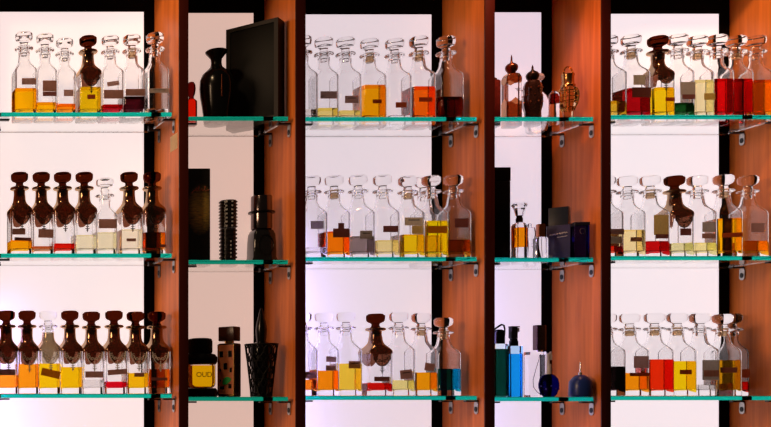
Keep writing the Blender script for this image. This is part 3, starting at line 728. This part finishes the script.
o, Z, L = item(3, 0, 532.5, .065, 'perfume_bottle', 'dark brown ornate bulging bottle with an onion dome, right of the minaret-shaped one', 'perfume bottle', group=G4)
Geo().lathe([(.0005, 0), (L(7), 0), (L(7.4), .003), (L(7.2), Z(112)), (L(8.6), Z(106)), (L(8.8), Z(99)), (L(8.0), Z(94)), (L(8.2), Z(91)), (L(8.0), Z(86)), (L(6.4), Z(82)), (L(4.4), Z(80.5)), (.0005, Z(80.5))], 10).obj('body', pbr('brown_enamel', (.055, .020, .013), .2, .4, coat=.5, noise=.8, nscale=160), o, smooth=20)
Geo().lathe([(.0005, Z(80.4)), (L(4.2), Z(80.4)), (L(5.6), Z(77.5)), (L(5.8), Z(75)), (L(4.4), Z(72.5)), (L(2), Z(71)), (L(1.0), Z(69.5)), (L(.9), Z(67)), (.0004, Z(64.8))], 24).obj('dome_stopper', pbr('dark_bronze', (.03, .018, .014), .3, .8), o)
g = Geo()
for k in range(3):
    for i in range(8):
        a = 2 * PI * (i + .5 * (k % 2)) / 8; rr_ = L(8.6); zz = Z(89 + k * 7)
        g.lathe([(.0003, -.0022), (.0022, 0), (.0003, .0022)], 8, 0, 0, mat=Matrix.Translation((rr_ * math.cos(a), rr_ * math.sin(a), zz)))
g.obj('ornaments', M['copper'], o)
o, Z, L = item(3, 0, 536.5, .140, 'perfume_bottle', 'clear rounded glass flacon with a tilted white stopper behind the brown ornate bottle', 'perfume bottle', group=G4)
Geo().lathe([(.0005, 0), (L(8), 0), (L(9), .004), (L(10.5), Z(112)), (L(10.5), Z(104)), (L(8.5), Z(97)), (L(5), Z(92)), (L(3), Z(88)), (L(3), Z(84)), (.0005, Z(84))], 32).obj('glass_body', M['glass'], o)
mt = Matrix.Translation((L(2.8), 0, Z(77.5))) @ Matrix.Rotation(math.radians(35), 4, 'Y')
Geo().lathe([(.0005, -L(6.5)), (L(2), -L(6)), (L(2.4), -L(2.5)), (L(4.2), 0), (L(4.2), L(2)), (L(2), L(4)), (.0005, L(4.5))], 8, mat=mt).obj('stopper', paper('frosted_white', (.8, .78, .78), .5), o, smooth=20)

o, Z, L = item(3, 0, 554, .065, 'perfume_bottle', 'small clear glass tube with a dark red plug, left of the golden lantern bottle', 'perfume bottle', group=G4)
Geo().lathe([(.0005, 0), (L(4), 0), (L(4.5), .002), (L(4.5), Z(97)), (L(4.0), Z(94)), (L(2.6), Z(91.8)), (L(1), Z(91)), (.0005, Z(90.9))], 28).obj('glass_tube', M['glass'], o)
Geo().lathe([(.0005, Z(104)), (L(2.8), Z(104)), (L(3), Z(102)), (L(3), Z(97)), (L(2), Z(94.4)), (.0005, Z(93.8))], 20).obj('plug', glass('dark_ruby', (.45, .08, .06), 1.2), o)

o, Z, L = item(3, 0, 568, .060, 'perfume_bottle', 'golden lantern-like faceted bottle with a ring crown at the top right of the fourth bay', 'perfume bottle', group=G4)
Geo().lathe([(.0005, 0), (L(5.6), 0), (L(5.8), .002), (L(4.2), Z(116)), (L(4.6), Z(111)), (L(7.8), Z(104)), (L(8.8), Z(98)), (L(8.8), Z(93)), (L(7.2), Z(89)), (L(5.6), Z(87.4)), (.0005, Z(87.4))], 12).obj('glass_body', glass('champagne_glass', (.90, .80, .62)), o, smooth=15)
g = Geo()
for k in range(12):
    a = 2 * PI * k / 12; P = [(r_ * math.cos(a), r_ * math.sin(a), z_) for r_, z_ in ((L(4.9), Z(111)), (L(8.0), Z(104)), (L(9.0), Z(98)), (L(9.0), Z(93)), (L(7.4), Z(89)))]
    g.tube(P, .0009 if k % 2 else .0016, 5)
for py, r_ in ((104, 8.1), (98, 9.1), (91.5, 8.4)): g.tube([(L(r_) * math.cos(2 * PI * i / 36), L(r_) * math.sin(2 * PI * i / 36), Z(py)) for i in range(36)], .0012, 5, closed=True)
g.obj('gold_cage', M['gold'], o)
c = Geo().lathe([(.0005, Z(87.3)), (L(6), Z(87.3)), (L(6.2), Z(85.5)), (L(5.2), Z(84)), (L(5.0), Z(77)), (L(5.6), Z(75.4)), (L(5.4), Z(74.4)), (.0005, Z(74.4))], 20).obj('cap', pbr('antique_gold', (.40, .22, .08), .25, 1.0), o)
g = Geo()
g.tube([(L(4.6) * math.cos(a), 0, Z(73.8) + L(7.0) * math.sin(a)) for a in [PI * i / 20 for i in range(21)]], .0022, 6)
for sx in (-1, 1): g.lathe([(.0005, Z(75)), (L(1.2), Z(74)), (L(1.2), Z(72.5)), (.0005, Z(71.5))], 10, sx * L(4.6))
g.obj('ring_crown', M['gold'], c)

# -- fourth bay, middle shelf
y = .08; zs = SZ[3][1]; X0 = XX(494, 0) + .003; X1 = XX(510.5, y)
o = empty('perfume_box', ((X0 + X1) / 2, y, zs + .0003), 'tall plain black box by the divider on the middle shelf of the fourth bay', 'box')
w2 = (X1 - X0) / 2; Hb = ZZ(167.3, y) - zs
Geo().box(-w2, w2, 0, .05, 0, Hb - .04, bev=.001).obj('carton', M['satin_black'], o)
Geo().box(-w2 - .0006, w2 + .0006, -.0006, .0506, Hb - .0395, Hb, bev=.001).obj('lid', M['satin_black'], o)

o, Z, L = item(3, 1, 519.3, .065, 'perfume_bottle', 'crystal bottle of amber liquid with a large clear faceted stopper', 'perfume bottle', group=G4)
h = L(5.2)
V, F = flask(h, h, .003, [(.9, .9, 0), (1.02, 1.02, .003), (1.02, 1.02, Z(251)), (1, 1, Z(249)), (1, 1, Z(226)), (.8, .8, Z(223.5)), (.45, .45, Z(222.5))]); mk('glass_body', V, F, M['glass'], o, smooth=20)
V, F = flask(h - .0025, h - .0025, .002, [(.9, .9, Z(247.3)), (1, 1, Z(246.6)), (1, 1, Z(237.5)), (.92, .92, Z(236.8)), (.92, .92, Z(236.4)), (1, 1, Z(235.8)), (1, 1, Z(228))]); mk('perfume', V, F, liquid((250, 150, 10)), o, smooth=20)
Geo().lathe([(.0005, Z(222.4)), (L(3), Z(222.4)), (L(3.2), Z(219)), (L(2.4), Z(217)), (L(2.8), Z(215.8)), (.0005, Z(215.8))], 16).obj('collar', pbr('smoked_collar', (.05, .03, .028), .3, .6), o)
Geo().lathe([(.0005, Z(215.7)), (L(3.4), Z(215.7)), (L(3.8), Z(213)), (L(5.0), Z(208.5)), (L(6.6), Z(206)), (L(6.6), Z(204.6)), (L(5), Z(203)), (.0005, Z(202.6))], 10).obj('stopper', M['glass'], o, smooth=15)
o, Z, L = item(3, 1, 529.5, .125, 'perfume_bottle', 'small clear cut-crystal flacon behind the amber crystal bottle', 'perfume bottle', group=G4)
Geo().lathe([(.0005, 0), (L(5), 0), (L(5.6), .003), (L(5.0), Z(254)), (L(3), Z(247)), (L(4.5), Z(241)), (L(5.6), Z(234)), (L(4.6), Z(228)), (L(2), Z(226.5)), (.0005, Z(226.5))], 8).obj('glass_body', M['glass'], o, smooth=10)
Geo().lathe([(.0005, Z(226.4)), (L(1.8), Z(226.4)), (L(2.2), Z(224.8)), (L(1.2), Z(223.6)), (.0005, Z(223.4))], 8).obj('stopper', M['glass'], o, smooth=10)

o, Z, L = item(3, 1, 540.5, .050, 'perfume_bottle', 'small clear square bottle with a copper cap, left of the navy bottle', 'perfume bottle', rz=-.15, group=G4)
h = L(5.3)
V, F = flask(h, h * .8, .003, [(.92, .92, 0), (1, 1, .002), (1, 1, Z(239)), (.86, .86, Z(237.5)), (.5, .5, Z(236.8))]); mk('glass_body', V, F, M['glass'], o, smooth=30)
g = Geo().tube([(0, 0, Z(237)), (.0004, 0, Z(247)), (.003, 0, .008)], .0009, 6); g.obj('dip_tube', M['white'], o)
V, F = flask(L(3.0), L(2.8), .0015, [(1, 1, Z(236.7)), (1, 1, Z(224.8)), (.92, .92, Z(224.2))]); mk('cap', V, F, M['copper'], o)

rot = -math.radians(44)
o, Z, L = item(3, 1, 559.6, .075, 'perfume_bottle', 'navy square bottle with a big cubic black cap and small white script', 'perfume bottle', rot, group=G4)
ha, hb = .028, .0225
navy = pbr('navy_lacquer', (.060, .062, .17), .25, coat=.3)
V, F = flask(ha, hb, .002, [(.98, .98, 0), (1, 1, .001), (1, 1, Z(226.8)), (.98, .98, Z(226.2))]); mk('body', V, F, navy, o)
V, F = flask(ha * .83, hb * .85, .0015, [(1, 1, Z(226)), (1, 1, Z(208.6)), (.97, .97, Z(208))]); mk('cap', V, F, pbr('ink_cap', (.012, .020, .045), .3), o)
g = Geo()
def zig(x0, x1, z, amp, n, sl, r):
    g.tube([(x0 + (x1 - x0) * i / n, -hb - .0007, z + sl * (x1 - x0) * i / n + amp * (1 if i % 2 else -1) * (.5 + .5 * math.sin(i * 2.1) ** 2)) for i in range(n + 1)], r, 5)
zig(-ha * .72, -ha * .06, Z(235.6), .0022, 11, .12, .0013); zig(ha * .06, ha * .72, Z(234.6), .0022, 10, .12, .0013); zig(-ha * .1, ha * .72, Z(238.3), .0010, 12, .1, .0008)
g.obj('script', pbr('silver_script', (.85, .82, .84), .4), o)
o, Z, L = item(3, 1, 579.5, .030, 'perfume_bottle', 'dark violet-blue glass bottle at the right of the navy bottle', 'perfume bottle', rz=-.25, group=G4)
V, F = flask(L(6.6), L(6.0), .004, [(.95, .95, 0), (1, 1, .002), (1, 1, Z(228)), (.96, .96, Z(226.6))]); mk('glass_body', V, F, glass('violet_glass', (.16, .14, .42)), o)
V, F = flask(L(6.9), L(6.2), .003, [(.98, .98, Z(226.5)), (1, 1, Z(226)), (1, 1, Z(223.6)), (.98, .98, Z(223))]); mk('cap', V, F, pbr('violet_black', (.012, .010, .022), .2), o)
g = Geo().tube([(L(2.2) * math.cos(a), -L(6.4), Z(232) + L(2.8) * math.sin(a)) for a in [2 * PI * i / 20 for i in range(20)]], .0008, 5, closed=True)
g.obj('emblem_ring', M['silver'], o)

# -- fourth bay, bottom shelf
o, Z, L = item(3, 2, 498.5, .080, 'perfume_bottle', 'dark green bottle with a black lever cap, left end of the fourth bay bottom shelf', 'perfume bottle', group=G4)
h = L(7.2)
V, F = flask(h, h * .8, .003, [(.95, .95, 0), (1, 1, .002), (1, 1, Z(345.5)), (.94, .94, Z(344))]); mk('glass_body', V, F, glass('outer_pale_green', (.86, .96, .93)), o)
V, F = flask(h - .003, h * .8 - .003, .002, [(.95, .95, .004), (1, 1, .006), (1, 1, Z(349.5)), (.98, .98, Z(349.2))]); mk('perfume', V, F, liquid((5, 58, 44)), o)
V, F = flask(L(4.2), L(4.2), .003, [(1, 1, Z(343.9)), (1, 1, Z(333)), (.9, .9, Z(331)), (.6, .6, Z(329.6))]); c = mk('cap', V, F, M['gloss_black'], o)
g = Geo().tube([(-L(5), 0, Z(330)), (0, 0, Z(326.4)), (L(3), 0, Z(324.6)), (L(5.4), 0, Z(325.4)), (L(6.2), 0, Z(329)), (L(6.2), 0, Z(336))], [.0022, .003, .003, .0026, .0022, .0016], 8); g.obj('lever', M['gloss_black'], c)
o, Z, L = item(3, 2, 513.6, .070, 'perfume_bottle', 'bright blue slab bottle with a black and white spray head, right of the green bottle', 'perfume bottle', group=G4)
h = L(6.4)
V, F = flask(h, h * .75, .002, [(.97, .97, 0), (1, 1, .001), (1, 1, Z(347)), (.97, .97, Z(346.2))]); mk('glass_body', V, F, glass('outer_pale_blue', (.70, .90, .98)), o)
V, F = flask(h * .99 - .0022, h * .75 - .003, .0015, [(.97, .97, .002), (1, 1, .003), (1, 1, Z(354.6)), (.98, .98, Z(354))]); mk('perfume', V, F, liquid((30, 175, 240)), o)
V, F = flask(L(3.0), L(3.0), .002, [(1, 1, Z(346)), (1, 1, Z(341)), (.86, .86, Z(340.6)), (.86, .86, Z(338.6))]); mk('collar', V, F, M['gloss_black'], o)
g = Geo().box(-L(3.4), L(2.4), -L(2.8), L(2.8), Z(338.5), Z(327.4), m=0, bev=.001); g.box(L(2.5), L(5.0), -L(1.5), L(1.5), Z(332), Z(327.8), m=1, bev=.0008); g.box(-L(3.6), L(4.2), -L(2.9), L(2.9), Z(327.3), Z(326.3), m=0)
g.obj('spray_head', [M['steel_dark'], M['white']], o)
o, Z, L = item(3, 2, 535, .085, 'perfume_bottle', 'clear flat rectangular bottle with a curled dip tube and brown cap', 'perfume bottle', group=G4)
h = L(8.6)
V, F = flask(h, L(4.6), .0025, [(.97, .95, 0), (1, 1, .0015), (1, 1, Z(352.8)), (.97, .95, Z(352))])
Vi, Fi = flask(h - .0028, L(4.6) - .0028, .0015, [(1, 1, .006), (1, 1, Z(355))])
b0 = len(V); V = list(V) + list(Vi); F = list(F) + [tuple(b0 + i for i in reversed(f)) for f in Fi]
mk('glass_body', V, F, M['glass'], o, smooth=30)
g = Geo().tube([(L(4.2), 0, Z(354)), (L(3.6), 0, Z(360)), (L(.5), 0, Z(370)), (-L(2.2), 0, Z(380)), (-L(1.5), 0, Z(387)), (L(1.5), 0, Z(391)), (L(5.5), 0, .0085)], .0008, 6); g.obj('dip_tube', M['steel_dark'], o)
Geo().lathe([(.0005, Z(351.9)), (L(2.6), Z(351.9)), (L(2.6), Z(349.6)), (.0005, Z(349.6))], 16, L(4.2)).obj('neck', M['silver'], o)
V, F = flask(L(4.6), L(4.0), .004, [(1, 1, Z(350.2)), (1, 1, Z(326)), (.95, .95, Z(325.2))]); V = [Vector(v) + Vector((L(4.4), 0, 0)) for v in V]; mk('cap', V, F, pbr('mocha_metal', (.10, .055, .045), .25, .7), o)
o, Z, L = item(3, 2, 548.8, .050, 'perfume_bottle', 'round deep blue bulb bottle with a bent white spray nozzle', 'perfume bottle', group=G4)
V = []; 
Geo().lathe([(.0005, 0), (L(5), 0), (L(7.4), Z(394)), (L(9.2), Z(388)), (L(9.4), Z(384)), (L(8.4), Z(379)), (L(5.8), Z(375.6)), (L(2.4), Z(374.2)), (.0005, Z(374.2))], 32, sy=.75).obj('glass_body', glass('cobalt_glass', (.035, .025, .24)), o)
g = Geo().lathe([(.0005, Z(374.1)), (L(2.2), Z(374.1)), (L(2.0), Z(364)), (.0005, Z(364))], 16, -L(2.6) * 0)
g.tube([(-L(.6), 0, Z(365)), (-L(.8), 0, Z(358)), (-L(.3), 0, Z(354)), (L(1.2), 0, Z(352.4)), (L(2), 0, Z(356)), (L(2), 0, Z(360))], [.004, .0042, .0042, .004, .0036, .0032], 10)
g.obj('spray_nozzle', M['white'], o)
g = Geo()
for i in range(6):
    a = PI + PI * (i + .5) / 6; g.lathe([(.0003, -.003), (.003, 0), (.0003, .003)], 6, mat=Matrix.Translation((L(9) * math.cos(a), L(9) * .75 * math.sin(a), Z(386 + 3 * (i % 2)))))
g.obj('facets', pbr('blue_stone', (.02, .018, .06), .15, coat=.5), o)
o, Z, L = item(3, 2, 580.4, .032, 'perfume_bottle', 'dark blue teardrop cone bottle with a thin silver nozzle', 'perfume bottle', group=G4)
Geo().lathe([(.0005, 0), (L(9), 0), (L(9.8), .003), (L(10), Z(394)), (L(9.7), Z(388)), (L(9.4), Z(381.5)), (L(6.4), Z(377.2)), (L(3.2), Z(375)), (.0005, Z(375))], 36).obj('body', pbr('royal_blue', (.012, .032, .17), .3, spec=.3), o)
Geo().lathe([(.0005, Z(374.9)), (L(1.7), Z(374.9)), (L(1.7), Z(372.5)), (L(.8), Z(372)), (L(.7), Z(364)), (L(.4), Z(362)), (.0004, Z(362))], 14).obj('nozzle', M['silver'], o)

# ---------------------------------------------------------------- the room around the cabinet
def struct(name, x0, x1, y0, y1, z0, z1, m):
    o = Geo().box(x0, x1, y0, y1, z0, z1).obj(name, m, smooth=0); o['kind'] = 'structure'; return o
struct('floor', -2.0, 5.0, -4.5, .5, -.05, 0, pbr('floor_tile', (.12, .09, .07), .5, noise=.2, nscale=6))
struct('wall_back', -2.0, 5.0, DEPTH + .032, DEPTH + .12, 0, 3.4, pbr('plaster', (.10, .075, .06), .8, noise=.1, nscale=8))

# ---------------------------------------------------------------- lights
def area(name, loc, target, sx, sy, power, col):
    l = bpy.data.lights.new(name, 'AREA'); l.shape = 'RECTANGLE'; l.size = sx; l.size_y = sy; l.energy = power; l.color = col
    o = bpy.data.objects.new(name, l); COL.objects.link(o); o.location = loc
    o.rotation_euler = (Vector(target) - Vector(loc)).to_track_quat('-Z', 'Y').to_euler(); return o
area('warm_wood_fill', (-3.0, -1.5, 2.9), (1.6, .1, 2.0), 1.4, 1.2, 88, (1, .64, .38))  # added unseen fill, brightens the divider sides and paper labels
def spot(loc, target, power, col, ang=70):
    l = bpy.data.lights.new('warm_spot', 'SPOT'); l.energy = power; l.color = col; l.spot_size = math.radians(ang); l.spot_blend = .8; l.shadow_soft_size = .05
    o = bpy.data.objects.new('warm_spot', l); COL.objects.link(o); o.location = loc
    o.rotation_euler = (Vector(target) - Vector(loc)).to_track_quat('-Z', 'Y').to_euler()
spot((2.1, -.16, 3.0), (2.15, .0, 2.3), 20, (1, .40, .22), 60)
spot((2.45, -.5, 3.1), (3.0, .1, 2.2), 22, (1, .58, .28), 60)  # added to brighten the wood of the far right bay
spot((.45, -.6, 3.1), (1.16, .1, 2.1), 13, (1, .66, .36), 60)  # added to brighten the wood of the far left bay
# unseen lavender lights added to tint the panels, left edge of some bays
for bx, z0, z1, p in ((0, 1.1, 1.75, .5), (2, 1.1, 1.95, .9), (3, 1.1, 1.9, .5)):
    x = XX(WALL_L[bx], 0) + .012
    area('lavender_tint_light', (x, .13, (z0 + z1) / 2), (x + .3, DEPTH, (z0 + z1) / 2), .01, z1 - z0, p, (.45, .35, 1.0))

w = bpy.data.worlds.new('room_ambient'); SC.world = w; w.use_nodes = True
bg = w.node_tree.nodes['Background']; bg.inputs[0].default_value = (.9, .62, .45, 1); bg.inputs[1].default_value = .025

# ---------------------------------------------------------------- camera and view
cam = bpy.data.cameras.new('camera'); co = bpy.data.objects.new('camera', cam); COL.objects.link(co)
co.location = (0, -D, CZ); co.rotation_euler = (PI / 2, 0, 0)
cam.sensor_fit = 'HORIZONTAL'; cam.sensor_width = 36; cam.lens = D / K / 771 * 36
cam.shift_x = (385.5 - VX) / 771; cam.shift_y = (HY - 213.5) / 771
cam.clip_start = .05
SC.camera = co
SC.view_settings.view_transform = 'Standard'; SC.view_settings.look = 'None'; SC.view_settings.gamma = 1; SC.view_settings.use_curve_mapping = False
SC.view_settings.exposure = .33
c = SC.cycles
c.max_bounces = 32; c.transmission_bounces = 32; c.transparent_max_bounces = 32; c.glossy_bounces = 12; c.diffuse_bounces = 5
